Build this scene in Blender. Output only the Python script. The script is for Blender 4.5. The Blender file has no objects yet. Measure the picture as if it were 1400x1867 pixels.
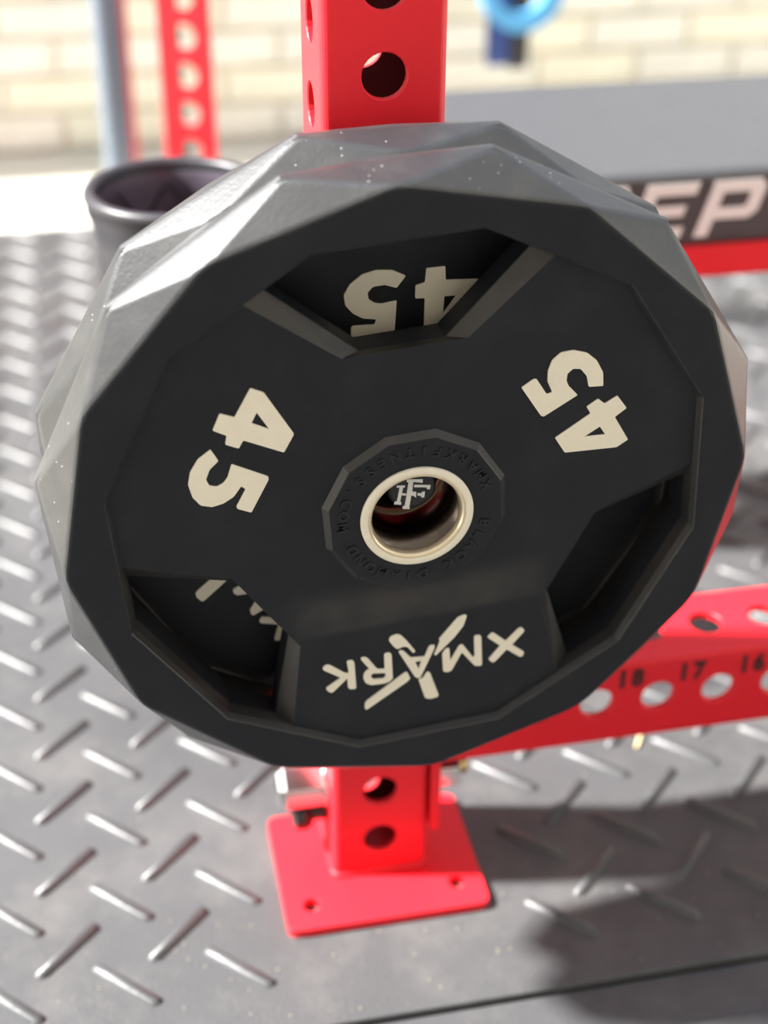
import bpy, bmesh, math, random
from mathutils import Matrix, Vector
from mathutils.geometry import tessellate_polygon
random.seed(4)
SC = bpy.context.scene
COL = SC.collection
PI = math.pi
def R(d): return math.radians(d)

# ------------------------------------------------------------------ camera
cam_d = bpy.data.cameras.new('camera')
cam = bpy.data.objects.new('camera', cam_d); COL.objects.link(cam)
cF = Vector((0.17408877, 0.83193471, -0.52685647))
cR = Vector((0.97945002, -0.20161807, 0.00527312))
cU = Vector((0.10183689, 0.51694758, 0.84993791))
CAM = Vector((-0.17414, -0.83834, 0.88383))
mw = Matrix((cR, cU, -cF)).transposed().to_4x4(); mw.translation = CAM
cam.matrix_world = mw
cam_d.sensor_fit = 'VERTICAL'; cam_d.sensor_height = 36.0; cam_d.lens = 2646.4 / 1867 * 36.0
cam_d.clip_start = 0.02; cam_d.clip_end = 200
cam_d.dof.use_dof = True; cam_d.dof.focus_distance = 0.865; cam_d.dof.aperture_fstop = 3.1
SC.camera = cam

# ------------------------------------------------------------------ sky, sun, exposure
world = bpy.data.worlds.new('sky'); SC.world = world; world.use_nodes = True
wn = world.node_tree; wn.nodes.clear()
wo = wn.nodes.new('ShaderNodeOutputWorld'); wb = wn.nodes.new('ShaderNodeBackground')
wt = wn.nodes.new('ShaderNodeTexCoord'); ws = wn.nodes.new('ShaderNodeSeparateXYZ')
wr = wn.nodes.new('ShaderNodeValToRGB')
wn.links.new(wt.outputs['Generated'], ws.inputs[0]); wn.links.new(ws.outputs['Z'], wr.inputs[0])
wr.color_ramp.elements[0].position = 0.0; wr.color_ramp.elements[0].color = (0.95, 0.95, 0.93, 1)
wr.color_ramp.elements[1].position = 1.0; wr.color_ramp.elements[1].color = (0.66, 0.77, 0.95, 1)
wn.links.new(wr.outputs[0], wb.inputs[0]); wn.links.new(wb.outputs[0], wo.inputs[0])
wb.inputs[1].default_value = 1.1
sun_d = bpy.data.lights.new('sun', 'SUN'); sun_d.energy = 22.0; sun_d.angle = R(3.5)
sun_d.color = (1.0, 0.97, 0.93)
sun = bpy.data.objects.new('sun', sun_d); COL.objects.link(sun)
sun.location = (-3, 0.4, 3)
sun.rotation_euler = Vector((0.69, -0.14, -0.705)).to_track_quat('-Z', 'Y').to_euler()
vs = SC.view_settings
SC.display_settings.display_device = 'sRGB'
vs.view_transform = 'Standard'; vs.look = 'None'; vs.exposure = 0.0; vs.gamma = 1.0; vs.use_curve_mapping = False

# ------------------------------------------------------------------ materials
def mat(name, col, rough=0.5, metal=0.0, noise=0.0, nscale=40.0, bump=0.0, bscale=200.0, coat=0.0,
        dust=0.0, dustcol=(0.3, 0.28, 0.25), dscale=14.0, rnoise=0.0, spec=0.5, coat_rough=0.2, specks=0):
    m = bpy.data.materials.new(name); m.use_nodes = True
    t = m.node_tree; b = t.nodes['Principled BSDF']; L = t.links.new
    b.inputs['Base Color'].default_value = (*col, 1); b.inputs['Roughness'].default_value = rough
    b.inputs['Metallic'].default_value = metal; b.inputs['Coat Weight'].default_value = coat
    b.inputs['Coat Roughness'].default_value = coat_rough; b.inputs['Specular IOR Level'].default_value = spec
    tc = t.nodes.new('ShaderNodeTexCoord')
    if noise or dust:
        n = t.nodes.new('ShaderNodeTexNoise'); n.inputs['Scale'].default_value = nscale; n.inputs['Detail'].default_value = 6
        L(tc.outputs['Object'], n.inputs['Vector'])
        mx = t.nodes.new('ShaderNodeMix'); mx.data_type = 'RGBA'
        lo = tuple(max(0, c * (1 - noise)) for c in col); hi = tuple(min(1, c * (1 + noise)) for c in col)
        mx.inputs['A'].default_value = (*lo, 1); mx.inputs['B'].default_value = (*hi, 1)
        L(n.outputs['Fac'], mx.inputs['Factor'])
        out = mx.outputs['Result']
        if dust:
            n2 = t.nodes.new('ShaderNodeTexNoise'); n2.inputs['Scale'].default_value = dscale; n2.inputs['Detail'].default_value = 9
            n2.inputs['Roughness'].default_value = 0.7; L(tc.outputs['Object'], n2.inputs['Vector'])
            cr = t.nodes.new('ShaderNodeValToRGB'); cr.color_ramp.elements[0].position = 0.48; cr.color_ramp.elements[1].position = 0.8
            cr.color_ramp.elements[0].color = (0, 0, 0, 1); cr.color_ramp.elements[1].color = (dust, dust, dust, 1)
            L(n2.outputs['Fac'], cr.inputs[0])
            m2 = t.nodes.new('ShaderNodeMix'); m2.data_type = 'RGBA'; m2.inputs['B'].default_value = (*dustcol, 1)
            L(out, m2.inputs['A']); L(cr.outputs[0], m2.inputs['Factor']); out = m2.outputs['Result']
        L(out, b.inputs['Base Color'])
    if specks:
        vo = t.nodes.new('ShaderNodeTexVoronoi'); vo.inputs['Scale'].default_value = 190; L(tc.outputs['Object'], vo.inputs['Vector'])
        n5 = t.nodes.new('ShaderNodeTexNoise'); n5.inputs['Scale'].default_value = 26; L(tc.outputs['Object'], n5.inputs['Vector'])
        ma = t.nodes.new('ShaderNodeMath'); ma.operation = 'LESS_THAN'; ma.inputs[1].default_value = 0.085; L(vo.outputs['Distance'], ma.inputs[0])
        mb = t.nodes.new('ShaderNodeMath'); mb.operation = 'GREATER_THAN'; mb.inputs[1].default_value = 0.56; L(n5.outputs['Fac'], mb.inputs[0])
        mc = t.nodes.new('ShaderNodeMath'); mc.operation = 'MULTIPLY'; L(ma.outputs[0], mc.inputs[0]); L(mb.outputs[0], mc.inputs[1])
        m5 = t.nodes.new('ShaderNodeMix'); m5.data_type = 'RGBA'; m5.inputs['B'].default_value = (0.35, 0.34, 0.32, 1)
        L(out, m5.inputs['A']); L(mc.outputs[0], m5.inputs['Factor']); L(m5.outputs['Result'], b.inputs['Base Color'])
    if rnoise:
        n3 = t.nodes.new('ShaderNodeTexNoise'); n3.inputs['Scale'].default_value = 30; n3.inputs['Detail'].default_value = 5
        L(tc.outputs['Object'], n3.inputs['Vector'])
        mr = t.nodes.new('ShaderNodeMapRange'); mr.inputs['To Min'].default_value = rough - rnoise; mr.inputs['To Max'].default_value = rough + rnoise
        L(n3.outputs['Fac'], mr.inputs['Value']); L(mr.outputs[0], b.inputs['Roughness'])
    if bump:
        n4 = t.nodes.new('ShaderNodeTexNoise'); n4.inputs['Scale'].default_value = bscale; n4.inputs['Detail'].default_value = 4
        L(tc.outputs['Object'], n4.inputs['Vector'])
        bp = t.nodes.new('ShaderNodeBump'); bp.inputs['Strength'].default_value = bump; bp.inputs['Distance'].default_value = 0.001
        L(n4.outputs['Fac'], bp.inputs['Height']); L(bp.outputs[0], b.inputs['Normal'])
    return m
M_URE = mat('black_urethane', (0.010, 0.0115, 0.0155), 0.46, noise=0.15, nscale=9, bump=0.10, bscale=420, dust=0.35,
            dustcol=(0.035, 0.035, 0.035), dscale=22, rnoise=0.06, spec=0.3)
M_EDGE = mat('scuffed_urethane', (0.019, 0.020, 0.0225), 0.40, noise=0.3, nscale=14, bump=0.14, bscale=380, dust=0.6,
            dustcol=(0.065, 0.063, 0.060), dscale=18, rnoise=0.06, spec=0.9, specks=1)
M_CHAM = mat('brownish_chamfer_urethane', (0.014, 0.0125, 0.012), 0.44, noise=0.2, nscale=20, bump=0.1, bscale=400, dust=0.4, dustcol=(0.045, 0.040, 0.036), dscale=20, spec=0.65)  # chamfers, recess walls and hub bevel: slightly lighter and browner than the body
M_CREAM = mat('cream_paint', (0.82, 0.76, 0.62), 0.5, noise=0.05, nscale=120, bump=0.15, bscale=700)
M_EMB = mat('glossy_black_lettering', (0.010, 0.010, 0.012), 0.30)
M_STEEL = mat('dark_steel', (0.10, 0.085, 0.075), 0.25, metal=1.0, noise=0.2, nscale=60)
M_RING = mat('warm_plated_steel', (0.80, 0.68, 0.48), 0.28, metal=0.6)
M_CAP = mat('black_cap_plastic', (0.012, 0.013, 0.015), 0.35)
M_WHITE = mat('white_print', (0.80, 0.80, 0.78), 0.5)
M_RED = mat('red_powder_coat', (0.80, 0.014, 0.026), 0.45, noise=0.05, nscale=30, bump=0.06, bscale=900, coat=0.10, coat_rough=0.45, spec=0.35)
M_INNER = mat('dark_maroon_inner', (0.10, 0.006, 0.010), 0.6)  # inner faces of the perforated walls: much darker red than the outside
M_BLK = mat('black_number_print', (0.03, 0.012, 0.014), 0.5)
M_CHR = mat('chrome', (0.75, 0.74, 0.73), 0.15, metal=1.0)
M_DKM = mat('black_oxide_steel', (0.06, 0.055, 0.055), 0.25, metal=0.8)
M_BRASS = mat('yellow_zinc', (0.75, 0.58, 0.25), 0.3, metal=1.0)
M_MAT = mat('black_rubber_mat', (0.062, 0.063, 0.066), 0.46, noise=0.3, nscale=6, bump=0.5, bscale=260, dust=0.55,
            dustcol=(0.16, 0.155, 0.145), dscale=9, rnoise=0.06)
M_BAR = mat('black_rubber_tread', (0.062, 0.063, 0.066), 0.40, noise=0.25, nscale=30, bump=0.3, bscale=300)
M_VINYL = mat('charcoal_vinyl', (0.055, 0.056, 0.060), 0.45, noise=0.1, nscale=30, bump=0.3, bscale=900)
M_TUBE = mat('black_textured_plastic', (0.026, 0.025, 0.031), 0.42)
M_LINER = mat('violet_grey_liner', (0.075, 0.062, 0.082), 0.35)
M_POLE = mat('pale_blue_grey_paint', (0.15, 0.185, 0.23), 0.4)
M_CONC = mat('pale_concrete', (0.70, 0.67, 0.58), 0.85, noise=0.15, nscale=4, bump=0.4, bscale=60)
M_MORT = mat('cream_mortar', (0.84, 0.80, 0.68), 0.9, noise=0.1, nscale=20)
M_BRK = [mat('cream_brick', (0.90, 0.87, 0.76), 0.85, noise=0.12, nscale=12, bump=0.5, bscale=80),
         mat('yellow_brick', (0.90, 0.86, 0.70), 0.85, noise=0.12, nscale=12, bump=0.5, bscale=80),
         mat('grey_brick', (0.86, 0.84, 0.75), 0.85, noise=0.12, nscale=12, bump=0.5, bscale=80)]
M_NAVY = mat('navy_latex', (0.02, 0.05, 0.20), 0.5)
M_SKYB = mat('sky_blue_latex', (0.13, 0.48, 0.85), 0.45)
M_BLKL = mat('black_latex', (0.02, 0.018, 0.02), 0.5)
M_STRAW = mat('dry_straw', (0.75, 0.62, 0.32), 0.8)
M_GRIT = mat('pale_grit', (0.34, 0.29, 0.21), 0.9)

# dusty scuffed patch of the plate between its hub and the maker's name
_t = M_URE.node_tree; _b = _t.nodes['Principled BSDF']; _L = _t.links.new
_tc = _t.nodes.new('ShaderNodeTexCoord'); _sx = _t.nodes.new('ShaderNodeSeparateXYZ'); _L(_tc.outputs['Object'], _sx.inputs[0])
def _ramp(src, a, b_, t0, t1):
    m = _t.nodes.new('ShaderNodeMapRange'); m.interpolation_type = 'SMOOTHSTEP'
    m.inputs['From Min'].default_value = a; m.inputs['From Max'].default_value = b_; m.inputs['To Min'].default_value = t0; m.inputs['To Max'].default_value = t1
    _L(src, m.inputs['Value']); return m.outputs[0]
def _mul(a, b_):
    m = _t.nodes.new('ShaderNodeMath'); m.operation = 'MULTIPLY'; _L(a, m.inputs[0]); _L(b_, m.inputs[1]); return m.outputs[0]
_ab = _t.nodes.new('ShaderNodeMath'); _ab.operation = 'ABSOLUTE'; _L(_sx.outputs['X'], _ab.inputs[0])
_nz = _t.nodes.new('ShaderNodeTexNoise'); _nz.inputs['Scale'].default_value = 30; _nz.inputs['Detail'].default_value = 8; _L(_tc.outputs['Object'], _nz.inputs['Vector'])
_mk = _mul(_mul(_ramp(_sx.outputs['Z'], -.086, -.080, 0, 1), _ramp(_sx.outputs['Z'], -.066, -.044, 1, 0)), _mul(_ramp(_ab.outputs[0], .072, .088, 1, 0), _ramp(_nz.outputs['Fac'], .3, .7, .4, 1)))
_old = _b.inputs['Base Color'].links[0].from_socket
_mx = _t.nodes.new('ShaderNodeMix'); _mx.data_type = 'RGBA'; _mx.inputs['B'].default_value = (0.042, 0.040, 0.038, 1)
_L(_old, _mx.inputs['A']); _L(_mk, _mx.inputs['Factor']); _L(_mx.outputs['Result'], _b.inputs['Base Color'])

# knurl-like weave on the tube: fine relief only
_t = M_TUBE.node_tree; _b = _t.nodes['Principled BSDF']
_tc = _t.nodes.new('ShaderNodeTexCoord'); _mp = _t.nodes.new('ShaderNodeMapping'); _ck = _t.nodes.new('ShaderNodeTexChecker')
_mp.inputs['Rotation'].default_value = (0.6, 0.6, 0.78); _ck.inputs['Scale'].default_value = 160
_bp = _t.nodes.new('ShaderNodeBump'); _bp.inputs['Strength'].default_value = 1.0; _bp.inputs['Distance'].default_value = 0.001
_t.links.new(_tc.outputs['Object'], _mp.inputs[0]); _t.links.new(_mp.outputs[0], _ck.inputs[0])
_t.links.new(_ck.outputs['Fac'], _bp.inputs['Height']); _t.links.new(_bp.outputs[0], _b.inputs['Normal'])

# ------------------------------------------------------------------ helpers
def tag(o, label=None, cat=None, group=None, kind=None):
    if label: o['label'] = label
    if cat: o['category'] = cat
    if group: o['group'] = group
    if kind: o['kind'] = kind
    return o
def empty(name, M):
    o = bpy.data.objects.new(name, None); o.empty_display_size = 0.05; COL.objects.link(o)
    o.matrix_world = M if isinstance(M, Matrix) else Matrix.Translation(Vector(M)); return o
def link(name, me, parent=None, M=None):
    o = bpy.data.objects.new(name, me); COL.objects.link(o)
    if parent is not None: o.parent = parent
    if M is not None: o.matrix_local = M if isinstance(M, Matrix) else Matrix.Translation(Vector(M))
    return o
def obj(name, bm, m, parent=None, M=None, smooth=False, bevel=0.0, seg=2):
    bmesh.ops.recalc_face_normals(bm, faces=bm.faces)
    me = bpy.data.meshes.new(name); bm.to_mesh(me); bm.free(); me.materials.append(m)
    if smooth or bevel: me.shade_smooth()
    o = link(name, me, parent, M)
    if bevel:
        md = o.modifiers.new('bevel', 'BEVEL'); md.width = bevel; md.segments = seg
        md.limit_method = 'ANGLE'; md.angle_limit = R(25); md.harden_normals = True
    return o
def box(bm, x0, x1, y0, y1, z0, z1, M=None):
    v = [bm.verts.new((x, y, z)) for x in (x0, x1) for y in (y0, y1) for z in (z0, z1)]
    for f in ((0, 1, 3, 2), (4, 6, 7, 5), (0, 4, 5, 1), (2, 3, 7, 6), (0, 2, 6, 4), (1, 5, 7, 3)):
        bm.faces.new([v[i] for i in f])
    if M is not None: bmesh.ops.transform(bm, matrix=M, verts=v)
    return v
def lathe(bm, prof, n=48, M=None, closed=False):
    """profile of (radius, height) revolved about z"""
    rings = []; allv = []
    for r, z in prof:
        if r < 1e-6: ring = [bm.verts.new((0, 0, z))]
        else: ring = [bm.verts.new((r * math.cos(2 * PI * i / n), r * math.sin(2 * PI * i / n), z)) for i in range(n)]
        rings.append(ring); allv += ring
    seq = list(zip(rings, rings[1:])) + ([(rings[-1], rings[0])] if closed else [])
    for a, b in seq:
        for i in range(n):
            j = (i + 1) % n
            if len(a) == 1 and len(b) == 1: continue
            if len(a) == 1: bm.faces.new((a[0], b[i], b[j]))
            elif len(b) == 1: bm.faces.new((a[i], a[j], b[0]))
            else: bm.faces.new((a[i], a[j], b[j], b[i]))
    if M is not None: bmesh.ops.transform(bm, matrix=M, verts=allv)
    return allv
def poly_prism(bm, outer, holes=(), d0=0.0, d1=0.001, fn=None):
    """flat outline with holes given a thickness; fn maps (u, w, depth) to 3-D"""
    fn = fn or (lambda u, w, d: (u, d, w))
    loops = [list(outer)] + [list(h) for h in holes]
    flat = [p for l in loops for p in l]
    tris = tessellate_polygon([[Vector((p[0], p[1], 0)) for p in l] for l in loops])
    a = [bm.verts.new(fn(p[0], p[1], d0)) for p in flat]; b = [bm.verts.new(fn(p[0], p[1], d1)) for p in flat]
    for t in tris:
        try: bm.faces.new([a[i] for i in t]); bm.faces.new([b[i] for i in reversed(t)])
        except ValueError: pass
    k = 0
    for l in loops:
        n = len(l)
        for i in range(n):
            j = (i + 1) % n; bm.faces.new((a[k + i], a[k + j], b[k + j], b[k + i]))
        k += n
def tube_path(bm, pts, r, n=8, closed=False):
    pts = [Vector(p) for p in pts]; rings = []
    N = len(pts)
    for i, p in enumerate(pts):
        t = (pts[(i + 1) % N] - pts[i - 1]) if closed else (pts[min(i + 1, N - 1)] - pts[max(i - 1, 0)])
        t.normalize(); a = t.cross(Vector((0.13, 0.27, 0.95))).normalized(); b = t.cross(a)
        rings.append([bm.verts.new(p + a * r * math.cos(2 * PI * k / n) + b * r * math.sin(2 * PI * k / n)) for k in range(n)])
    for a, b in list(zip(rings, rings[1:])) + ([(rings[-1], rings[0])] if closed else []):
        for k in range(n): bm.faces.new((a[k], a[(k + 1) % n], b[(k + 1) % n], b[k]))
    if not closed:
        bm.faces.new(rings[0]); bm.faces.new(list(reversed(rings[-1])))
def strip_path(bm, pts, w, th, side):
    """flat band of width w along `side`, thickness th, closed loop"""
    pts = [Vector(p) for p in pts]; side = Vector(side).normalized(); N = len(pts); rings = []
    for i, p in enumerate(pts):
        t = (pts[(i + 1) % N] - pts[i - 1]).normalized(); n = t.cross(side).normalized()
        rings.append([bm.verts.new(p + side * a * w / 2 + n * b * th / 2) for a, b in ((-1, -1), (1, -1), (1, 1), (-1, 1))])
    for i in range(N):
        a, b = rings[i], rings[(i + 1) % N]
        for k in range(4): bm.faces.new((a[k], a[(k + 1) % 4], b[(k + 1) % 4], b[k]))
def glyph_mesh(ch, size, ext, fat=0.02):
    cu = bpy.data.curves.new('t', 'FONT'); cu.body = ch; cu.size = size; cu.extrude = ext; cu.resolution_u = 3
    cu.align_x = 'CENTER'; cu.offset = size * fat
    o = bpy.data.objects.new('t', cu); COL.objects.link(o)
    bpy.context.view_layer.update()
    me = bpy.data.meshes.new_from_object(o.evaluated_get(bpy.context.evaluated_depsgraph_get()))
    bpy.data.objects.remove(o); bpy.data.curves.remove(cu); return me
def add_glyph(bm, ch, size, ext, M, fat=0.02):
    me = glyph_mesh(ch, size, ext, fat); n0 = len(bm.verts); bm.from_mesh(me); bm.verts.ensure_lookup_table()
    bmesh.ops.transform(bm, matrix=M, verts=bm.verts[n0:]); bpy.data.meshes.remove(me)

# ------------------------------------------------------------------ ground, wall
bm = bmesh.new(); box(bm, -9, 9, -7, 9, -0.20, -0.012); tag(obj('floor', bm, M_CONC), kind='structure')
WY = 2.0
bm = bmesh.new(); box(bm, -5, 5, WY + 0.012, WY + 0.22, -0.012, 0.825)
wall = tag(obj('wall_back', bm, M_MORT), kind='structure')
bw, bh, gap = 0.200, 0.060, 0.010
protos = []
for m in M_BRK:
    for k in range(2):
        b2 = bmesh.new(); box(b2, 0, bw, 0, 0.020, 0, bh)
        for v in b2.verts: v.co += Vector((random.uniform(-.001, .001), random.uniform(-.002, .002), random.uniform(-.001, .001)))
        me = bpy.data.meshes.new('brick'); bmesh.ops.recalc_face_normals(b2, faces=b2.faces); b2.to_mesh(me); b2.free(); me.materials.append(m); protos.append(me)
far = bmesh.new()
for row in range(12):
    z = 0.0 + row * (bh + gap)
    for c in range(-24, 24):
        x = c * (bw + gap) + (0.105 if row % 2 else 0)
        if row < 12 and -1.0 < x < 2.2:
            link('brick', random.choice(protos), wall, (x, WY - 0.003, z))
        else: box(far, x, x + bw, WY - 0.003, WY + 0.017, z, z + bh)
fo = obj('brick_courses', far, M_BRK[0], wall); fo['kind'] = 'stuff'

M_INT = mat('added_room_white', (0.78, 0.76, 0.73), 0.9, noise=0.1, nscale=3)  # unseen room added behind the camera to set light on front faces
for nm, b_ in (('added_ceiling', (-2.8, 2.8, -3.4, -1.0, 2.75, 2.9)), ('added_wall_front', (-2.8, 2.8, -3.55, -3.4, -0.012, 2.9)),
               ('added_wall_left', (-2.95, -2.8, -3.55, -1.0, -0.012, 2.9)), ('added_wall_right', (2.8, 2.95, -3.55, -1.0, -0.012, 2.9))):
    bm = bmesh.new(); box(bm, *b_); tag(obj(nm, bm, M_INT), kind='structure')

# ------------------------------------------------------------------ rubber mats with diamond tread
def tread_mesh():
    b = bmesh.new(); L, W_, H = 0.034, 0.0056, 0.0040
    n = 5; base = []; top = []
    for s in (1, -1):
        for i in range(n):
            a = -PI / 2 + PI * i / (n - 1)
            base.append((s * (L - W_ + W_ * math.cos(a)), s * W_ * math.sin(a), -0.001)); top.append((s * (L - W_ - .001 + W_ * .60 * math.cos(a)), s * W_ * .60 * math.sin(a), H))
    vb = [b.verts.new(p) for p in base]; vt = [b.verts.new(p) for p in top]
    for i in range(len(vb)):
        j = (i + 1) % len(vb); b.faces.new((vb[i], vb[j], vt[j], vt[i]))
    b.faces.new(vt); bmesh.ops.recalc_face_normals(b, faces=b.faces)
    me = bpy.data.meshes.new('tread_bar'); b.to_mesh(me); b.free(); me.materials.append(M_BAR); me.shade_smooth()
    return me
TREAD = tread_mesh()
UNDER = [(-.083, .080, -.051, .078), (-.11, .06, 1.07, 1.25), (.25, .326, .36, .69), (1.21, 1.286, .36, .69), (-.17, -.04, .295, .425)]
def rubber_mat(x0, x1, y0, y1, label, xo, yo, limit):
    t = empty('rubber_mat', ((x0 + x1) / 2, (y0 + y1) / 2, -0.012)); tag(t, label, 'floor mat', 'rubber mats on the ground')
    off = -t.location
    bm = bmesh.new(); box(bm, x0, x1, y0, y1, -0.012, 0.0); obj('mat_sheet', bm, M_MAT, t, off, bevel=0.002, seg=2)
    px, py = 0.0857, 0.0842; c = []
    i0 = int((x0 - xo) / px) - 1; i1 = int((x1 - xo) / px) + 1; j0 = int((y0 - yo) / py) - 1; j1 = int((y1 - yo) / py) + 1
    for i in range(i0, i1 + 1):
        for j in range(j0, j1 + 1):
            for s, dx, dy in ((-1, 0, 0), (1, px / 2, py / 2)):
                x = xo + i * px + dx; y = yo + j * py + dy
                if any(a - .03 < x < b + .03 and c_ - .028 < y < d_ + .028 for a, b, c_, d_ in UNDER): continue
                if x0 + .034 < x < x1 - .034 and y0 + .026 < y < y1 - .026: c.append((x, y, s))
    def vis(p):  # nearest in view first
        d = Vector((p[0], p[1], 0)) - CAM; z = d.dot(cF); a = 700 + 2646 * d.dot(cR) / z; b = 933 - 2646 * d.dot(cU) / z
        return (0 if (-60 < a < 1460 and -60 < b < 1930) else 100) + z
    c.sort(key=vis); rest = bmesh.new()
    for k, (x, y, s) in enumerate(c):
        Mx = Matrix.Translation(Vector((x, y, 0)) + off) @ Matrix.Rotation(s * R(44), 4, 'Z')
        if k < limit: link('tread_bar', TREAD, t, Mx)
        else:
            rest.verts.ensure_lookup_table(); n0 = len(rest.verts); rest.from_mesh(TREAD); rest.verts.ensure_lookup_table()
            bmesh.ops.transform(rest, matrix=Mx, verts=rest.verts[n0:])
    if len(c) > limit: o = obj('tread_pattern', rest, M_BAR, t, smooth=True); o['kind'] = 'stuff'
    else: rest.free()
    return t
rubber_mat(-1.05, 1.45, -0.137, 1.56, 'large black rubber mat with diamond tread under the red base plate', -0.2105, 0.0135, 300)
rubber_mat(-0.85, 1.65, -1.70, -0.187, 'near black rubber mat just past the seam at the bottom right corner', -0.17, -0.230, 60)
bm = bmesh.new(); box(bm, -1.0, 1.5, -0.1855, -0.1385, -0.012, -0.0055)
tag(obj('rubber_edge_strip', bm, M_MAT, bevel=0.0015), 'narrow smooth black rubber strip in the seam between the two mats', 'floor strip')

# ------------------------------------------------------------------ perforated square tube
def perf_face(bm, fn, w, L, holes, r, th, seg=24, crn=0.006):
    """outer + inner skin of one tube wall with round holes. fn(a, l, depth): a across, l along"""
    a0 = w / 2 - crn; S = 0.0165
    ls = [0.0]
    for h in sorted(holes): ls += [h - S, h + S]
    ls.append(L)
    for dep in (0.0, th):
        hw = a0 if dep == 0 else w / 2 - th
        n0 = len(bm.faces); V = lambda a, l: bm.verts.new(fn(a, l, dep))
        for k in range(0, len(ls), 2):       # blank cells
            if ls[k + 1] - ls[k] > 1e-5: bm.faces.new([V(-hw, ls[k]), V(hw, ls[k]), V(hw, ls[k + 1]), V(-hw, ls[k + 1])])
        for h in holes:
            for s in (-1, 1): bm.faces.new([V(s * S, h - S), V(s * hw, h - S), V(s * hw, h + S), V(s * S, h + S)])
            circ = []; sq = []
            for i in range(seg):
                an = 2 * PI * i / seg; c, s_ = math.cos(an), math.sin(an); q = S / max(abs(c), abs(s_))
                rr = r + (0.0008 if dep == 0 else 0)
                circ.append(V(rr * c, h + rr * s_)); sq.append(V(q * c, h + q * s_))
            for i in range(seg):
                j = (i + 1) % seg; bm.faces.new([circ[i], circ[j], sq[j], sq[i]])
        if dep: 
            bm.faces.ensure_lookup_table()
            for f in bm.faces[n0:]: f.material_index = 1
    for h in holes:
        prev = None
        rings = []
        for rr, dep in ((r + .0008, 0.0), (r, 0.0009), (r, th)):
            rings.append([bm.verts.new(fn(rr * math.cos(2 * PI * i / seg), h + rr * math.sin(2 * PI * i / seg), dep)) for i in range(seg)])
        for a, b in zip(rings, rings[1:]):
            for i in range(seg):
                j = (i + 1) % seg; bm.faces.new([a[i], a[j], b[j], b[i]])
def square_tube(w, L, front, side, r=0.0137, th=0.005, crn=0.006):
    """along local z from 0..L, centred on x,y; `front` = hole heights on +-y faces, `side` on +-x faces"""
    bm = bmesh.new(); h = w / 2
    perf_face(bm, lambda a, l, d: (a, -h + d, l), w, L, front, r, th, crn=crn)
    perf_face(bm, lambda a, l, d: (-a, h - d, l), w, L, front, r, th, crn=crn)
    perf_face(bm, lambda a, l, d: (-h + d, -a, l), w, L, side, r, th, crn=crn)
    perf_face(bm, lambda a, l, d: (h - d, a, l), w, L, side, r, th, crn=crn)
    for sx, sy, a0 in ((1, 1, 0), (-1, 1, 90), (-1, -1, 180), (1, -1, 270)):   # rounded corners
        ps = [(sx * (h - crn) + crn * math.cos(R(a0 + 15 * k)), sy * (h - crn) + crn * math.sin(R(a0 + 15 * k))) for k in range(7)]
        for p, q in zip(ps, ps[1:]):
            bm.faces.new([bm.verts.new((p[0], p[1], 0)), bm.verts.new((q[0], q[1], 0)), bm.verts.new((q[0], q[1], L)), bm.verts.new((p[0], p[1], L))])
    i = h - th
    for z in (0, L):                                                            # rims
        for (x0, x1, y0, y1) in ((-h + crn, h - crn, -h, -i), (-h + crn, h - crn, i, h), (-h, -i, -h + crn, h - crn), (i, h, -h + crn, h - crn)):
            bm.faces.new([bm.verts.new(p) for p in ((x0, y0, z), (x1, y0, z), (x1, y1, z), (x0, y1, z))])
    bmesh.ops.remove_doubles(bm, verts=bm.verts, dist=0.00005)
    return bm
def angle_bar(w, L, front, top, r=0.0137, th=0.006, crn=0.006):
    """two perforated walls meeting at one rounded edge: the -y wall and the -x wall, along local z"""
    bm = bmesh.new(); h = w / 2
    perf_face(bm, lambda a, l, d: (a, -h + d, l), w, L, front, r, th, crn=crn)
    perf_face(bm, lambda a, l, d: (-h + d, -a, l), w, L, top, r, th, crn=crn)
    def q(*P): bm.faces.new([bm.verts.new(p) for p in P])
    for sw in (0, 1):
        def m(x, y, z): return (y, x, z) if sw else (x, y, z)
        q(m(h - crn, -h, 0), m(h, -h, 0), m(h, -h, L), m(h - crn, -h, L))
        q(m(h, -h, 0), m(h, -h + th, 0), m(h, -h + th, L), m(h, -h, L))
        q(m(h - th, -h + th, 0), m(h, -h + th, 0), m(h, -h + th, L), m(h - th, -h + th, L))
        for z in (0, L): q(m(-h + crn, -h, z), m(h, -h, z), m(h, -h + th, z), m(-h + crn, -h + th, z))
    ps = [(-(h - crn) + crn * math.cos(R(180 + 15 * k)), -(h - crn) + crn * math.sin(R(180 + 15 * k))) for k in range(7)]
    for a, b in zip(ps, ps[1:]): q((*a, 0), (*b, 0), (*b, L), (*a, L))
    bmesh.ops.remove_doubles(bm, verts=bm.verts, dist=0.00005)
    return bm
def tube_obj(name, bm, m, parent, M):
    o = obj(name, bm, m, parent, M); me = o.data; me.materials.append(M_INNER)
    for p in me.polygons: p.use_smooth = False
    return o

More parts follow.
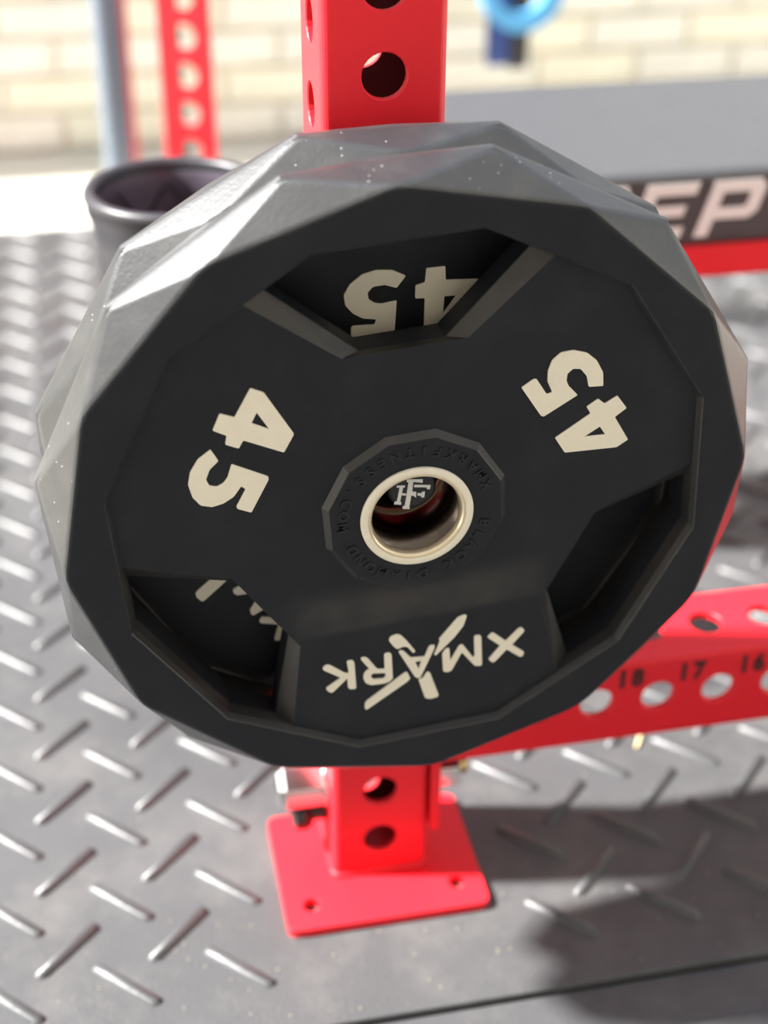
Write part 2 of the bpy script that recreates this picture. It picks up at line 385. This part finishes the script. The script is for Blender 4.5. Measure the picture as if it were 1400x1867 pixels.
W = 0.0762
rack = tag(empty('power_rack', (0, 0.0381, 0)), 'red steel rack upright and crossmember with round holes behind the black plates', 'rack')
off = Vector((0, -0.0381, 0))
def rk(M): return Matrix.Translation(off) @ M
zh = 0.0434
holes = [zh - 0.006 + 0.0508 * k for k in range(41)]
up_bm = square_tube(W, 2.15, holes, [h + 0.0254 for h in holes])
up = tube_obj('upright', up_bm, M_RED, rack, rk(Matrix.Translation((0, 0.0381, 0.006))))
def rounded_rect(x0, x1, y0, y1, r, n=5):
    P = []
    for cx, cy, a0 in ((x1 - r, y1 - r, 0), (x0 + r, y1 - r, 90), (x0 + r, y0 + r, 180), (x1 - r, y0 + r, 270)):
        P += [(cx + r * math.cos(R(a0 + 90 * k / (n - 1))), cy + r * math.sin(R(a0 + 90 * k / (n - 1)))) for k in range(n)]
    return P
def circ(cx, cy, r, n=20): return [(cx + r * math.cos(-2 * PI * k / n), cy + r * math.sin(-2 * PI * k / n)) for k in range(n)]
def base_plate(px, py):
    bm = bmesh.new()
    hs = [circ(x, y, 0.0068) for x, y in ((-0.061, -0.0265), (0.0585, -0.0245))]
    poly_prism(bm, rounded_rect(-0.083, 0.080, -0.051, 0.078, 0.008), hs, 0.0, 0.008, lambda u, w, d: (u, w, d))
    o = obj('base_plate', bm, M_RED, rack, rk(Matrix.Translation((px, py, 0))), bevel=0.0012)
    bm = bmesh.new()      # weld bead round the foot of the tube
    P = rounded_rect(-0.0385, 0.0385, -0.0004, 0.0766, 0.006, 4)
    pts = []
    for i in range(len(P)):
        a, b = P[i], P[(i + 1) % len(P)]; n = max(1, int(math.hypot(b[0] - a[0], b[1] - a[1]) / 0.003))
        for k in range(n): pts.append((a[0] + (b[0] - a[0]) * k / n, a[1] + (b[1] - a[1]) * k / n, 0.0085 + random.uniform(0, .001)))
    tube_path(bm, pts, 0.0028, 6, closed=True)
    obj('weld_bead', bm, M_RED, o, None, smooth=True)
base_plate(0, 0)
# crossmember to the right
z1, z2 = 0.1158, 0.1929; zc = (z1 + z2) / 2
xs = 0.049; L = 1.25
bh_ = [0.1735 - xs + 0.0508 * k for k in range(-2, 21)]
bt_ = [0.1735 + 0.0254 - 0.0254 - xs + 0.0508 * k for k in range(-2, 21)]
# tube along +x: local z -> x, local y -> y, local x -> -z
Mx = Matrix(((0, 0, 1, xs), (0, 1, 0, 0.0381), (-1, 0, 0, zc), (0, 0, 0, 1)))
cm = tube_obj('crossmember', angle_bar(W, L, bh_, bt_), M_RED, rack, rk(Mx))
bm = bmesh.new(); box(bm, 0.0410, 0.0490, 0.0, 0.0762, 0.044, 0.262)
obj('flange_plate', bm, M_RED, rack, rk(Matrix()), bevel=0.0015)
Mi = Mx.inverted()
for k, num in enumerate(('19', '18', '17', '16', '15', '14', '13', '12', '11', '10', '9', '8')):
    cx = 0.1735 + 0.0508 * k - 0.0254; bm = bmesh.new()
    for q, ch in enumerate(num):
        add_glyph(bm, ch, 0.0225, 0.0002, Matrix.Translation((cx + (q - (len(num) - 1) / 2) * 0.0125, -0.0003, 0.1685)) @ Matrix.Rotation(PI / 2, 4, 'X') @ Matrix.Diagonal((0.85, 1, 1, 1)), 0.045)
    o = obj('position_number', bm, M_BLK, cm, Mi); o['label'] = 'black number ' + num
def hexbolt(parent, x0, dirx, y, z, parts):
    Mb = Matrix.Translation((x0, y, z)) @ Matrix.Rotation(dirx * PI / 2, 4, 'Y')
    for nm, prof, n, m in parts:
        bm = bmesh.new(); lathe(bm, prof, n); obj(nm, bm, m, parent, rk(Mb), bevel=0.0008)
hexbolt(rack, -0.0381, -1, 0.038, 0.0775, [('washer', [(0, 0), (.021, 0), (.021, .0035), (0, .0035)], 32, M_CHR), ('bolt_head', [(0, .0035), (.0195, .0035), (.0195, .034), (.015, .040), (0, .040)], 6, M_CHR)])
hexbolt(rack, -0.0381, -1, 0.038, 0.0455, [('pin_shaft', [(0, 0), (.0065, 0), (.0065, .016), (0, .016)], 16, M_DKM), ('pin_knob', [(0, .012), (.011, .0125), (.0135, .018), (.0125, .026), (.007, .029), (0, .029)], 24, M_DKM)])
hexbolt(rack, 0.0490, 1, 0.038, 0.078, [('washer', [(0, 0), (.021, 0), (.021, .0035), (0, .0035)], 32, M_BRASS), ('nut', [(0, .0035), (.0180, .0035), (.0180, .022), (0, .022)], 6, M_CHR), ('bolt_end', [(0, .022), (.009, .022), (.009, .030), (0, .030)], 16, M_BRASS)])

# ------------------------------------------------------------------ weight plates
TX, TZ, PHI = 0.047, 0.02037, -0.07951
PO = Vector((-0.00154, -0.11211, 0.41814))
PM = Matrix.Rotation(TZ, 4, 'Z') @ Matrix.Rotation(TX, 4, 'X')
R1, R2, R3, R4 = 0.2123, 0.2252, 0.1875, 0.1852
DT, DS, DH, DB = 0.0455, 0.0055, 0.0135, 0.030
def plate_body():
    bm = bmesh.new(); bwl = bm.edges.layers.float.new('bevel_weight_edge'); cache = {}
    def V(r, a, d):
        u, w = r * math.sin(R(a)), r * math.cos(R(a)); return C(u, w, d)
    def C(u, w, d):
        k = (round(u, 5), round(w, 5), round(d, 5))
        if k not in cache: cache[k] = bm.verts.new((u, d, w))
        return cache[k]
    def F(*v): return bm.faces.new(v)
    E = []
    def wt(a, b, x): E.append((a, b, x))
    for k in range(12):
        a = 30 * k
        for side in (0, 1):
            d0 = 0 if side == 0 else DT; dc = 0.0195 if side == 0 else 0.0260
            p0, p1 = V(R1, a, d0), V(R1, a + 30, d0)
            c0, c1, c2 = V(R2, a - 15, dc), V(R2, a + 15, dc), V(R2, a + 45, dc)
            F(p0, p1, c1).material_index = 1; F(c1, c2, p1).material_index = 1
            wt(p0, p1, 1); wt(p0, c1, 1); wt(p1, c1, 1); wt(c1, c2, .35)
            q0, q1, q2 = V(R3, a - 15, d0), V(R3, a + 15, d0), V(R3, a + 45, d0)
            F(p0, p1, q1); F(q1, q2, p1); wt(q1, q2, .5)
            dw = DS if side == 0 else DB
            r4 = R4 if side == 0 else 0.1837
            s1, s2 = V(r4, a + 15, dw), V(r4, a + 45, dw)
            win = (k % 4 == 3) and True   # edge 105..135 style test below
            # wall from ring edge to the recessed face, split where windows meet it
            pts = [s1, s2]
            lo, hi = a + 15, a + 45
            for wc in (0, 120, 240):
                for sg in (-1, 1):
                    an = (wc + sg * (29.5 if side == 0 else 25.4)) % 360
                    if lo % 360 < an < (lo % 360) + 30:
                        rr = r4 * math.cos(R(15)) / math.cos(R(an - (lo % 360) - 15)); pts.insert(1, V(rr, an, dw))
            F(q1, q2, *reversed(pts)).material_index = 2
            if side == 1:
                for i in range(len(pts) - 1): wt(pts[i], pts[i + 1], .3)
        for da, db, ra, rb in ((.0195, .0222, R2, R2 + .0006), (.0222, .0233, R2 + .0006, R2 + .0006), (.0233, .0260, R2 + .0006, R2)): F(V(ra, a + 15, da), V(ra, a + 45, da), V(rb, a + 45, db), V(rb, a + 15, db)).material_index = 1
        # hub boss front (raised, bevelled) and back
        h0, h1 = (V(.0588, a + 15, DS), V(.0588, a + 45, DS)); t0, t1 = (V(.0552, a + 15, .0012), V(.0552, a + 45, .0012))
        F(h0, h1, t1, t0).material_index = 2; wt(t0, t1, .25)
        b0, b1 = V(.0560, a + 15, DB), V(.0560, a + 45, DB); e0, e1 = V(.0552, a + 15, DT), V(.0552, a + 45, DT)
        F(b0, b1, e1, e0)
        for t_0, t_1, d in ((t0, t1, .0012), (e0, e1, DT)):
            cs = [V(.0353, a + 15 + 7.5 * i, d) for i in range(5)]; F(t_0, t_1, *reversed(cs))
        for i in range(4): F(V(.0353, a + 15 + 7.5 * i, .0012), V(.0353, a + 22.5 + 7.5 * i, .0012), V(.0353, a + 22.5 + 7.5 * i, DT), V(.0353, a + 15 + 7.5 * i, DT))
    def wpts(c, side):   # half outline of a window at centre angle c
        def P(u, w, s):  # (u across, w radial) mirrored by s, rotated to c
            u *= s; ca, sa = math.cos(R(c)), math.sin(R(c)); return (u * ca + w * sa, -u * sa + w * ca)
        r4 = R4 if side == 'W' else 0.1837; an = 29.5 if side == 'W' else 25.4
        rr = r4 * math.cos(R(15)) / math.cos(R(30 - an))
        u_in, w_in = (0.0368, 0.1132) if side == 'W' else (0.0250, 0.1122)
        A = [P(-u_in, w_in, 1), None, None, None, None, P(u_in, w_in, 1)]
        A[1] = (rr * math.sin(R(c - an)), rr * math.cos(R(c - an))); A[2] = (r4 * math.sin(R(c - 15)), r4 * math.cos(R(c - 15)))
        A[3] = (r4 * math.sin(R(c + 15)), r4 * math.cos(R(c + 15))); A[4] = (rr * math.sin(R(c + an)), rr * math.cos(R(c + an)))
        mid = P(0, w_in, 1); return A, mid
    for side, dd, hr in (('W', DS, .0588), ('H', DB, .0560)):
        for c in (0, 120, 240):
            A, mid = wpts(c, side); B, mid2 = wpts(c + 120, side)
            hm = hr * math.cos(R(15))
            vs_ = [V(hm, c, dd)] + [V(hr, c + x, dd) for x in (15, 45, 75, 105)] + [V(hm, c + 120, dd), C(*mid2, dd), C(*B[0], dd), C(*B[1], dd),
                   V(R4 if side == 'W' else .1837, c + 75, dd), V(R4 if side == 'W' else .1837, c + 45, dd), C(*A[4], dd), C(*A[5], dd), C(*mid, dd)]
            F(*vs_)
    # hub wall edges carry the extra midpoints: rebuild those faces
    for c in (0, 120, 240):
        Wn, wm = wpts(c, 'W'); H, hm_ = wpts(c, 'H')
        wv = [C(*p, DS) for p in Wn]; hv = [C(*p, DH) for p in H]; bv = [C(*p, DB) for p in H]
        wmid, hmid, bmid = C(*wm, DS), C(*hm_, DH), C(*hm_, DB)
        wr_ = wv + [wmid]; hr_ = hv + [hmid]; br_ = bv + [bmid]
        for i in range(7):
            j = (i + 1) % 7
            F(wr_[i], wr_[j], hr_[j], hr_[i]).material_index = 2; F(hr_[i], hr_[j], br_[j], br_[i]); wt(hr_[i], hr_[j], .22)
            if i not in (1, 2, 3): wt(wr_[i], wr_[j], .15)
            if i == 0 or i == 4: wt(hr_[i], br_[i], .2)
    bm.verts.index_update()
    for a, b, x in E:
        e = bm.edges.get((a, b))
        if e: e[bwl] = x
    bmesh.ops.recalc_face_normals(bm, faces=bm.faces)
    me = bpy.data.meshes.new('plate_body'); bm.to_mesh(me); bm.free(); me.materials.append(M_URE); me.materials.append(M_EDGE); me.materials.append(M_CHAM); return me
GLY = {
 'K': ([(-67.3,-109.5),(-65.8,-107.3),(-63.7,-107.1),(-61.9,-108.2),(-53.4,-116.8),(-50.6,-117.8),(-51.2,-107.7),(-49.8,-107.0),(-47.3,-107.6),(-46.3,-109.4),(-46.7,-131.3),(-47.7,-132.1),(-51.1,-131.6),(-52.1,-129.9),(-51.9,-121.7),(-62.1,-131.1),(-63.8,-131.4),(-66.2,-128.5),(-66.5,-126.6),(-56.0,-120.3),(-66.7,-111.1)], []),
 'R': ([(-26.4,-107.6),(-24.6,-106.9),(-22.3,-107.5),(-21.5,-109.3),(-21.9,-129.4),(-24.0,-131.6),(-27.4,-132.6),(-36.6,-131.7),(-40.0,-129.3),(-41.4,-125.1),(-41.0,-121.5),(-39.2,-118.6),(-36.8,-117.8),(-41.9,-108.1),(-41.6,-106.7),(-38.9,-106.8),(-37.1,-108.7),(-31.7,-119.1),(-26.8,-120.3)],
       [[(-35.8,-122.5),(-34.2,-122.0),(-26.8,-123.6),(-26.4,-126.5),(-28.3,-128.1),(-34.6,-127.2),(-36.4,-124.9)]]),
 'A': ([(-16.8,-108.0),(-15.4,-106.9),(-13.4,-108.0),(-8.9,-115.0),(0.4,-116.3),(3.0,-109.6),(4.5,-107.7),(7.5,-108.2),(7.1,-111.0),(-3.4,-133.5),(-5.2,-133.8),(-7.2,-131.8)], [[(-6.2,-119.2),(-1.9,-119.2),(-4.2,-126.1)]]),
 'M': ([(12.2,-117.1),(14.5,-113.5),(17.1,-113.1),(17.4,-124.4),(23.9,-112.6),(26.2,-112.4),(32.9,-125.4),(34.1,-124.2),(34.1,-107.7),(35.2,-107.0),(38.1,-107.5),(39.0,-108.9),(38.9,-133.0),(37.8,-133.9),(33.9,-132.9),(25.4,-118.9),(17.9,-132.9),(15.1,-133.7),(12.3,-132.5)], []),
 'X': ([(43.4,-110.0),(46.1,-107.4),(47.5,-107.8),(55.6,-116.8),(64.6,-107.9),(66.4,-107.7),(68.4,-110.3),(68.1,-111.7),(59.7,-121.0),(68.0,-129.4),(67.7,-131.5),(66.2,-133.2),(64.4,-132.3),(56.1,-124.0),(47.6,-132.9),(45.6,-132.8),(43.5,-129.6),(51.8,-119.9),(43.4,-110.8)], []),
 's1': ([(29.9,-88.4),(27.6,-87.6),(23.7,-88.8),(10.4,-104.0),(11.1,-105.7),(6.8,-116.5),(7.9,-117.2),(20.6,-105.1),(27.3,-96.5)], []),
 's2': ([(-22.6,-96.8),(-21.3,-93.9),(-17.4,-92.9),(-14.7,-94.1),(-11.0,-99.7),(-5.5,-110.4),(-7.3,-111.3),(-10.5,-105.4),(-13.2,-104.2),(-17.6,-105.4),(-20.0,-102.3)], []),
 's3': ([(-13.6,-126.8),(-11.9,-126.9),(-10.2,-132.8),(-12.9,-135.2),(-41.0,-152.4),(-42.3,-151.5),(-41.8,-146.5),(-40.5,-144.8)], []),
 's4': ([(-4.7,-135.5),(-3.8,-134.5),(-1.7,-134.7),(1.5,-129.9),(3.4,-131.5),(4.4,-135.5),(8.2,-152.0),(7.5,-153.7),(2.7,-154.3),(-0.4,-153.1),(-1.3,-151.8)], []),
}
FIVE = [(67.8,74.8),(75.4,79.3),(77.1,79.0),(83.3,67.5),(86.7,68.2),(83.8,75.9),(84.1,83.2),(86.6,89.7),(92.0,94.0),(99.5,94.1),(108.0,90.7),(114.0,84.6),(118.0,75.9),(118.4,66.5),(109.3,67.6),(108.0,75.0),(104.0,80.8),(99.4,81.8),(96.0,79.1),(95.4,74.6),(96.8,70.6),(102.5,63.3),(81.3,52.3),(79.6,53.4)]
FOUR = [(108.2,53.8),(115.5,58.1),(119.6,53.9),(127.6,57.9),(133.7,48.2),(126.3,43.3),(135.4,25.3),(128.1,21.2),(94.8,24.0),(88.6,35.7),(110.9,48.6)]
FOURH = [(116.9,38.3),(120.5,31.9),(107.0,33.0)]
def soften(P, rr=0.8):
    """round the corners of an outline a little"""
    out = []; n = len(P)
    for i in range(n):
        p, a, b = Vector(P[i]), Vector(P[i - 1]), Vector(P[(i + 1) % n])
        la, lb = (a - p).length, (b - p).length; k = min(rr, la * .4, lb * .4)
        s = p + (a - p).normalized() * k; e = p + (b - p).normalized() * k
        out += [tuple(s), tuple((s + e) * .25 + p * .5), tuple(e)]
    return out
def glyph_obj(outl, holes, rot=0.0):
    bm = bmesh.new(); ca, sa = math.cos(R(rot)), math.sin(R(rot))
    def T(P): return [((x * ca + y * sa) / 1000, (-x * sa + y * ca) / 1000) for x, y in P]
    poly_prism(bm, T(soften(outl)), [T(h) for h in holes], DS - 0.0009, DS + 0.0004)
    bmesh.ops.recalc_face_normals(bm, faces=bm.faces)
    me = bpy.data.meshes.new('numeral'); bm.to_mesh(me); bm.free(); me.materials.append(M_CREAM); return me
BODY = plate_body()
NUM = [('numeral_five', glyph_obj(FIVE, [], 0)), ('numeral_four', glyph_obj(FOUR, [FOURH], 0)), ('numeral_five', glyph_obj(FIVE, [], 240)), ('numeral_four', glyph_obj(FOUR, [FOURH], 240))]
LET = [('logo_letter' if len(k) == 1 else 'logo_stroke', glyph_obj(*GLY[k])) for k in GLY]
def hub_text():
    bm = bmesh.new()
    def ring(s, a_mid, step, size, rad, outward, cw):
        n = len(s)
        for i, ch in enumerate(s):
            if ch == ' ': continue
            a = a_mid + (i - (n - 1) / 2) * step * (1 if cw else -1)
            # glyph local x -> reading direction, y -> up
            e = Vector((math.sin(R(a)), 0, math.cos(R(a)))); up_ = e if outward else -e; rt = Vector((0, -1, 0)).cross(up_) * -1
            rt = up_.cross(Vector((0, -1, 0)))
            o_ = e * (rad if outward else rad + size * .70)
            Mg = Matrix((rt, up_, Vector((0, -1, 0)))).transposed().to_4x4(); Mg.translation = o_ + Vector((0, 0.0009, 0))
            add_glyph(bm, ch, size, 0.0004, Mg)
    ring('BLACK DIAMOND', 178, 11.6, 0.0095, 0.0415, True, True)
    ring('XMARKFITNESS.COM', 352, 10.8, 0.0092, 0.0425, False, False)
    bmesh.ops.recalc_face_normals(bm, faces=bm.faces)
    me = bpy.data.meshes.new('embossed_lettering'); bm.to_mesh(me); bm.free(); me.materials.append(M_EMB); return me
HUBT = hub_text()
def ring_mesh(prof, m, n=64):
    bm = bmesh.new(); lathe(bm, prof, n, Matrix(((1, 0, 0, 0), (0, 0, 1, 0), (0, -1, 0, 0), (0, 0, 0, 1))), closed=True)
    bmesh.ops.recalc_face_normals(bm, faces=bm.faces)
    me = bpy.data.meshes.new('ring'); bm.to_mesh(me); bm.free(); me.materials.append(m); me.shade_smooth(); return me
RINGF = ring_mesh([(.0352, .0015), (.0352, -.0006), (.0346, -.0011), (.0308, -.0011), (.0303, -.0004), (.0303, .0015)], M_CREAM)
LIP = ring_mesh([(.0304, .0045), (.0304, -.0008), (.0298, -.0009), (.0288, -.0002), (.0279, .0014), (.0275, .0035), (.0275, .0045)], M_RING)
SLV = ring_mesh([(.0352, .0045), (.0275, .0045), (.0275, .0440), (.0279, .0450), (.0352, .0450)], M_STEEL)
LIPB = ring_mesh([(.0352, .0451), (.0280, .0451), (.0275, .0438), (.0272, .0440), (.0279, .04545), (.0352, .04545)], M_RING)
def weight_plate(dep, rot, label):
    Mt = PM.copy(); Mt.translation = PO + (PM.to_3x3() @ Vector((0, dep, 0)))
    t = empty('weight_plate', Mt @ Matrix.Rotation(PHI + R(rot), 4, 'Y'))
    tag(t, label, 'weight plate', 'black weight plates on the storage peg')
    b = link('plate_body', BODY, t)
    md = b.modifiers.new('bevel', 'BEVEL'); md.width = 0.0026; md.segments = 4; md.limit_method = 'WEIGHT'
    for n, me in NUM + LET: link(n, me, t)
    link('embossed_lettering', HUBT, t)
    r = link('hub_ring', RINGF, t); r['label'] = 'cream painted ring round the centre hole'
    r = link('bore_lip', LIP, t); r['label'] = 'warm shiny metal lip of the centre hole'
    link('bore_sleeve', SLV, t); link('bore_lip', LIPB, t)
    return t
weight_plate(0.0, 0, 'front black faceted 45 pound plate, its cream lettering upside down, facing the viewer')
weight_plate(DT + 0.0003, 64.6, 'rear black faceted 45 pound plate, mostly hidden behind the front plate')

# storage peg (part of the rack) through the bores
PGM = PM.copy(); PGM.translation = PO
pr, pz = 0.0155, 0.0272 - 0.0155 - 0.0001
Mroot = Matrix.Translation(-Vector((0, 0.0381, 0)))
toY = Matrix(((1, 0, 0, 0), (0, 0, 1, 0), (0, -1, 0, pz), (0, 0, 0, 1)))
bm = bmesh.new(); lathe(bm, [(0, .016), (pr - .0006, .016), (pr, .017), (pr, .112), (0, .112)], 40)
peg = obj('storage_peg', bm, M_STEEL, rack, Mroot @ PGM @ toY, smooth=False, bevel=0.0005)
bm = bmesh.new(); lathe(bm, [(0, .0140), (pr - .002, .0140), (pr - .0004, .0150), (pr, .0168), (0, .0168)], 48)
cap = obj('end_cap', bm, M_CAP, peg, None, smooth=False, bevel=0.0004)
FF = [[(-3.8, 18.8), (6.3, 17.5), (6.2, 14.8), (4.6, 15.3), (0.4, 16.3), (-0.1, 9.4), (2.5, 8.7), (2.4, 4.5), (0.7, 6.2), (-0.6, 6.4), (-1.6, -1.4), (-1.3, -3.5), (-6.0, -2.6), (-5.8, -0.8), (-4.5, -0.4), (-2.6, 16.3), (-3.7, 16.7)],
      [(-9.8, 15.1), (-4.7, 14.4), (-4.8, 13.0), (-5.9, 12.9), (-6.5, 9.0), (-3.9, 8.4), (-4.0, 6.9), (-6.8, 7.5), (-7.5, 2.8), (-6.7, 2.4), (-6.8, 0.6), (-11.4, 1.4), (-11.0, 3.2), (-9.6, 3.4), (-8.1, 13.2), (-10.0, 13.4)],
      [(1.1, 14.2), (11.4, 12.7), (11.0, 9.5), (9.2, 9.9), (8.8, 11.3), (0.9, 12.4)],
      [(3.3, 7.7), (5.8, 7.4), (6.1, 8.5), (8.0, 8.3), (7.6, 3.9), (5.7, 4.3), (5.4, 5.6), (3.4, 5.9)]]
bm = bmesh.new()
for P in FF: poly_prism(bm, [((x) / 1000, y / 1000) for x, y in P], (), .0136, .01405, lambda u, w, d: (u, pz - w, d))
o = obj('emblem', bm, M_WHITE, cap, None); o['label'] = 'white interlocked F F emblem'
bm = bmesh.new(); box(bm, -.036, .036, -.0075, -.0001, .36, .46)
obj('peg_bracket', bm, M_RED, rack, rk(Matrix()), bevel=0.001)

# ------------------------------------------------------------------ textured open tube behind the plates on the left
tc_ = empty('textured_tube', (-0.1054, 0.3597, 0.0))
tag(tc_, 'black open-topped textured tube with thick rounded rim, behind the plates on the left', 'tube')
H, r0 = 0.4729, 0.078
bm = bmesh.new()
prof = [(0, 0), (r0 - .010, 0), (r0 - .008, .002), (r0 - .008, H - .045), (r0 - .0065, H - .030), (r0 - .002, H - .018)]
prof += [(r0 - .006 + .006 * math.cos(a), H - .006 + .006 * math.sin(a)) for a in [R(-50 + 20 * k) for k in range(12)]]
prof += [(r0 - .0125, H - .0125), (r0 - .0125, .004), (0, .004)]
lathe(bm, prof, 72); obj('tube_wall', bm, M_TUBE, tc_, smooth=True)
bm = bmesh.new(); lathe(bm, [(r0 - .0126, H - .0105), (r0 - .0136, H - .0125), (r0 - .0138, H - .03), (r0 - .0138, .008), (0, .008), (0, .005), (r0 - .0126, .005)], 72)
o = obj('inner_liner', bm, M_LINER, tc_, smooth=True); o['label'] = 'smooth dark violet-grey inside of the tube'
bm = bmesh.new()
for n_, ph0 in ((4, 92), (4, 48)):
    pts = []
    for i in range(97):
        a = R(ph0) + 2 * PI * i / 96; f = abs(((i / 96 * n_) % 1) - 0.5) * 2
        rr = r0 - .0143; pts.append((rr * math.cos(a), rr * math.sin(a), H - .020 - .070 * (1 - f)))
    tube_path(bm, pts[:-1], 0.0013, 6, closed=True)
o = obj('inner_seams', bm, M_CAP, tc_, smooth=True)

# ------------------------------------------------------------------ bench behind on the right
BX0, BX1, BY0, BY1, BZ = 0.150, 1.37, 0.3415, 0.637, 0.461
bench = tag(empty('flat_bench', ((BX0 + BX1) / 2, (BY0 + BY1) / 2, 0)), 'flat bench with thick charcoal pad, white lettering and a red frame', 'bench')
bo = -bench.location.copy()
bm = bmesh.new(); box(bm, BX0, BX1, BY0, BY1, 0.3885, BZ)
pad = obj('pad', bm, M_VINYL, bench, bo, bevel=0.010, seg=4)
def slant(P, x0, s=0.30): return [(x0 + x + s * z, z) for x, z in P]
Hh = 0.052; wd = 0.052
LR = [[(0, 0), (.012, 0), (.012, .016), (.026, .016), (.036, 0), (.050, 0), (.039, .018), (.050, .022), (.052, .030), (.052, .044), (.046, Hh), (0, Hh)], [(.012, .027), (.012, .041), (.037, .041), (.040, .038), (.040, .030), (.037, .027)]]
LE = [[(0, 0), (.050, 0), (.050, .011), (.013, .011), (.013, .021), (.045, .021), (.045, .031), (.013, .031), (.013, .041), (.050, .041), (.050, Hh), (0, Hh)]]
LP = [[(0, 0), (.013, 0), (.013, .016), (.046, .016), (.053, .022), (.053, .045), (.046, Hh), (0, Hh)], [(.013, .027), (.013, .041), (.038, .041), (.040, .039), (.040, .029), (.038, .027)]]
for nm, P, x0 in (('letter_r', LR, .2310), ('letter_e', LE, .2960), ('letter_p', LP, .3600)):
    bm = bmesh.new(); poly_prism(bm, slant(P[0], x0), [slant(h, x0) for h in P[1:]], BY0 - .0006, BY0 + .0006)
    bmesh.ops.translate(bm, verts=bm.verts, vec=(0, 0, .3985))
    o = obj(nm, bm, M_WHITE, pad, None)
bm = bmesh.new(); box(bm, BX0 + .02, BX1 - .02, BY0 + .004, BY1 - .004, 0.3555, 0.3884); obj('frame_rail', bm, M_RED, bench, bo, bevel=0.003)
for x in (BX0 + .10, BX1 - .16):
    bm = bmesh.new(); box(bm, x, x + .0762, .45, .526, 0.042, 0.3555); obj('leg', bm, M_RED, bench, bo, bevel=0.004)
    bm = bmesh.new(); box(bm, x, x + .0762, BY0 + .02, BY1 + .05, 0.004, 0.042); f = obj('foot', bm, M_RED, bench, bo, bevel=0.004)
    for y in (BY0 + .03, BY1 + .01):
        bm = bmesh.new(); box(bm, x + .005, x + .071, y, y + .03, 0.0, 0.004); obj('rubber_pad', bm, M_BLKL, f, None)

# ------------------------------------------------------------------ perforated post behind the tube
post = tag(empty('perforated_post', Matrix.Translation((-0.037, 1.12, 0.0)) @ Matrix.Rotation(R(-24), 4, 'Z')), 'narrow red perforated post standing behind the black tube', 'post')
hz = [-0.0030 + 0.0508 * k for k in range(1, 38)]
tube_obj('angle_bar', angle_bar(0.0735, 1.95, hz, [h + .0254 for h in hz], r=0.0165, th=0.004, crn=.004), M_RED, post, Matrix.Translation((0, 0.0367, 0.006)))
bm = bmesh.new(); poly_prism(bm, rounded_rect(-.05, .05, -.02, .09, .006), [circ(.035, .07, .006)], 0, .006, lambda u, w, d: (u, w, d)); obj('foot_plate', bm, M_RED, post, bevel=0.001)

# ------------------------------------------------------------------ pole at the far left with a red strip
pole = tag(empty('post', (-0.122, 1.70, -0.012)), 'pale blue-grey round post with a narrow red strip on its right', 'post')
bm = bmesh.new(); lathe(bm, [(0, 0), (.026, 0), (.026, 2.3), (0, 2.3)], 32); obj('shaft', bm, M_POLE, pole, bevel=0.001)
bm = bmesh.new(); lathe(bm, [(0, 0), (.055, 0), (.055, .006), (.0262, .006), (.0262, .012), (0, .012)], 32); obj('foot_flange', bm, M_POLE, pole, bevel=0.001)
bm = bmesh.new(); box(bm, .0235, .0325, -.012, .010, .02, 2.28); o = obj('edge_strip', bm, M_RED, pole, bevel=0.001); o['label'] = 'narrow red strip'

# ------------------------------------------------------------------ resistance bands hanging before the wall
def band(x, y, zb, zt, w, m, label, face, ww, th):
    """closed hanging loop; face 'front' spreads across x, 'edge' spreads in depth so its flat side faces the room"""
    pts = [(w / 2 * math.cos(PI + PI * i / 20), w / 2 + w / 2 * math.sin(PI + PI * i / 20)) for i in range(21)]
    hh = zt - zb - .012
    top = [(.012 * math.cos(PI * i / 10), hh + .012 * math.sin(PI * i / 10)) for i in range(11)]
    P = [(a, 0, b) for a, b in pts + top] if face == 'front' else [(0, a, b) for a, b in pts + top]
    bm = bmesh.new(); strip_path(bm, P, ww, th, (0, 1, 0) if face == 'front' else (1, 0, 0))
    o = obj('resistance_band', bm, m, None, Matrix.Translation((x, y, zb)), bevel=0.001)
    return tag(o, label, 'resistance band', 'bands hanging in front of the brick wall')
ZT = 0.76
band(.607, 1.87, .150, ZT, .030, M_NAVY, 'navy resistance band hanging at the left of the three', 'edge', .036, .005)
band(.647, 1.87, .143, ZT, .030, M_BLKL, 'black resistance band hanging behind the sky blue loop', 'edge', .034, .005)
band(.628, 1.80, .243, ZT, .128, M_SKYB, 'wide sky blue resistance band looped in front of the dark ones', 'front', .030, .030)
rl = tag(empty('band_rack', (.65, WY, ZT)), 'red wall rail with pegs that the bands hang from', 'wall rack')
bm = bmesh.new(); box(bm, -.22, .22, -.020, -.003, -.05, .03); obj('rail', bm, M_RED, rl, bevel=0.002)
for x, l in ((-.043, -.16), (-.003, -.16), (-.018, -.23)):
    bm = bmesh.new(); box(bm, x - .006, x + .006, l, -.020, -.024, -.013); obj('peg', bm, M_DKM, rl, bevel=0.002)

# ------------------------------------------------------------------ straw and grit on the mat
bm = bmesh.new(); tube_path(bm, [(0, 0, .0015), (.006, .009, .002), (.012, .020, .0015)], .0016, 6)
tag(obj('straw', bm, M_STRAW, None, (.262, .110, 0.0), smooth=True), 'pale bit of dry straw lying on the mat past the red crossmember', 'straw')
bm = bmesh.new()
for i in range(170):
    x = random.uniform(-.30, .42); y = -.13 + abs(random.gauss(0, .10)); s = random.choice((.0004, .0005, .0009))
    if -.09 < x < .088 and -.056 < y < .084: continue
    box(bm, x, x + s, y, y + s * 1.3, 0.0001, s + .0001, Matrix.Translation((x, y, 0)) @ Matrix.Rotation(random.uniform(0, .8), 4, 'Z') @ Matrix.Translation((-x, -y, 0)))
tag(obj('grit', bm, M_GRIT), 'tiny pale crumbs scattered over the black mat', 'grit', kind='stuff')
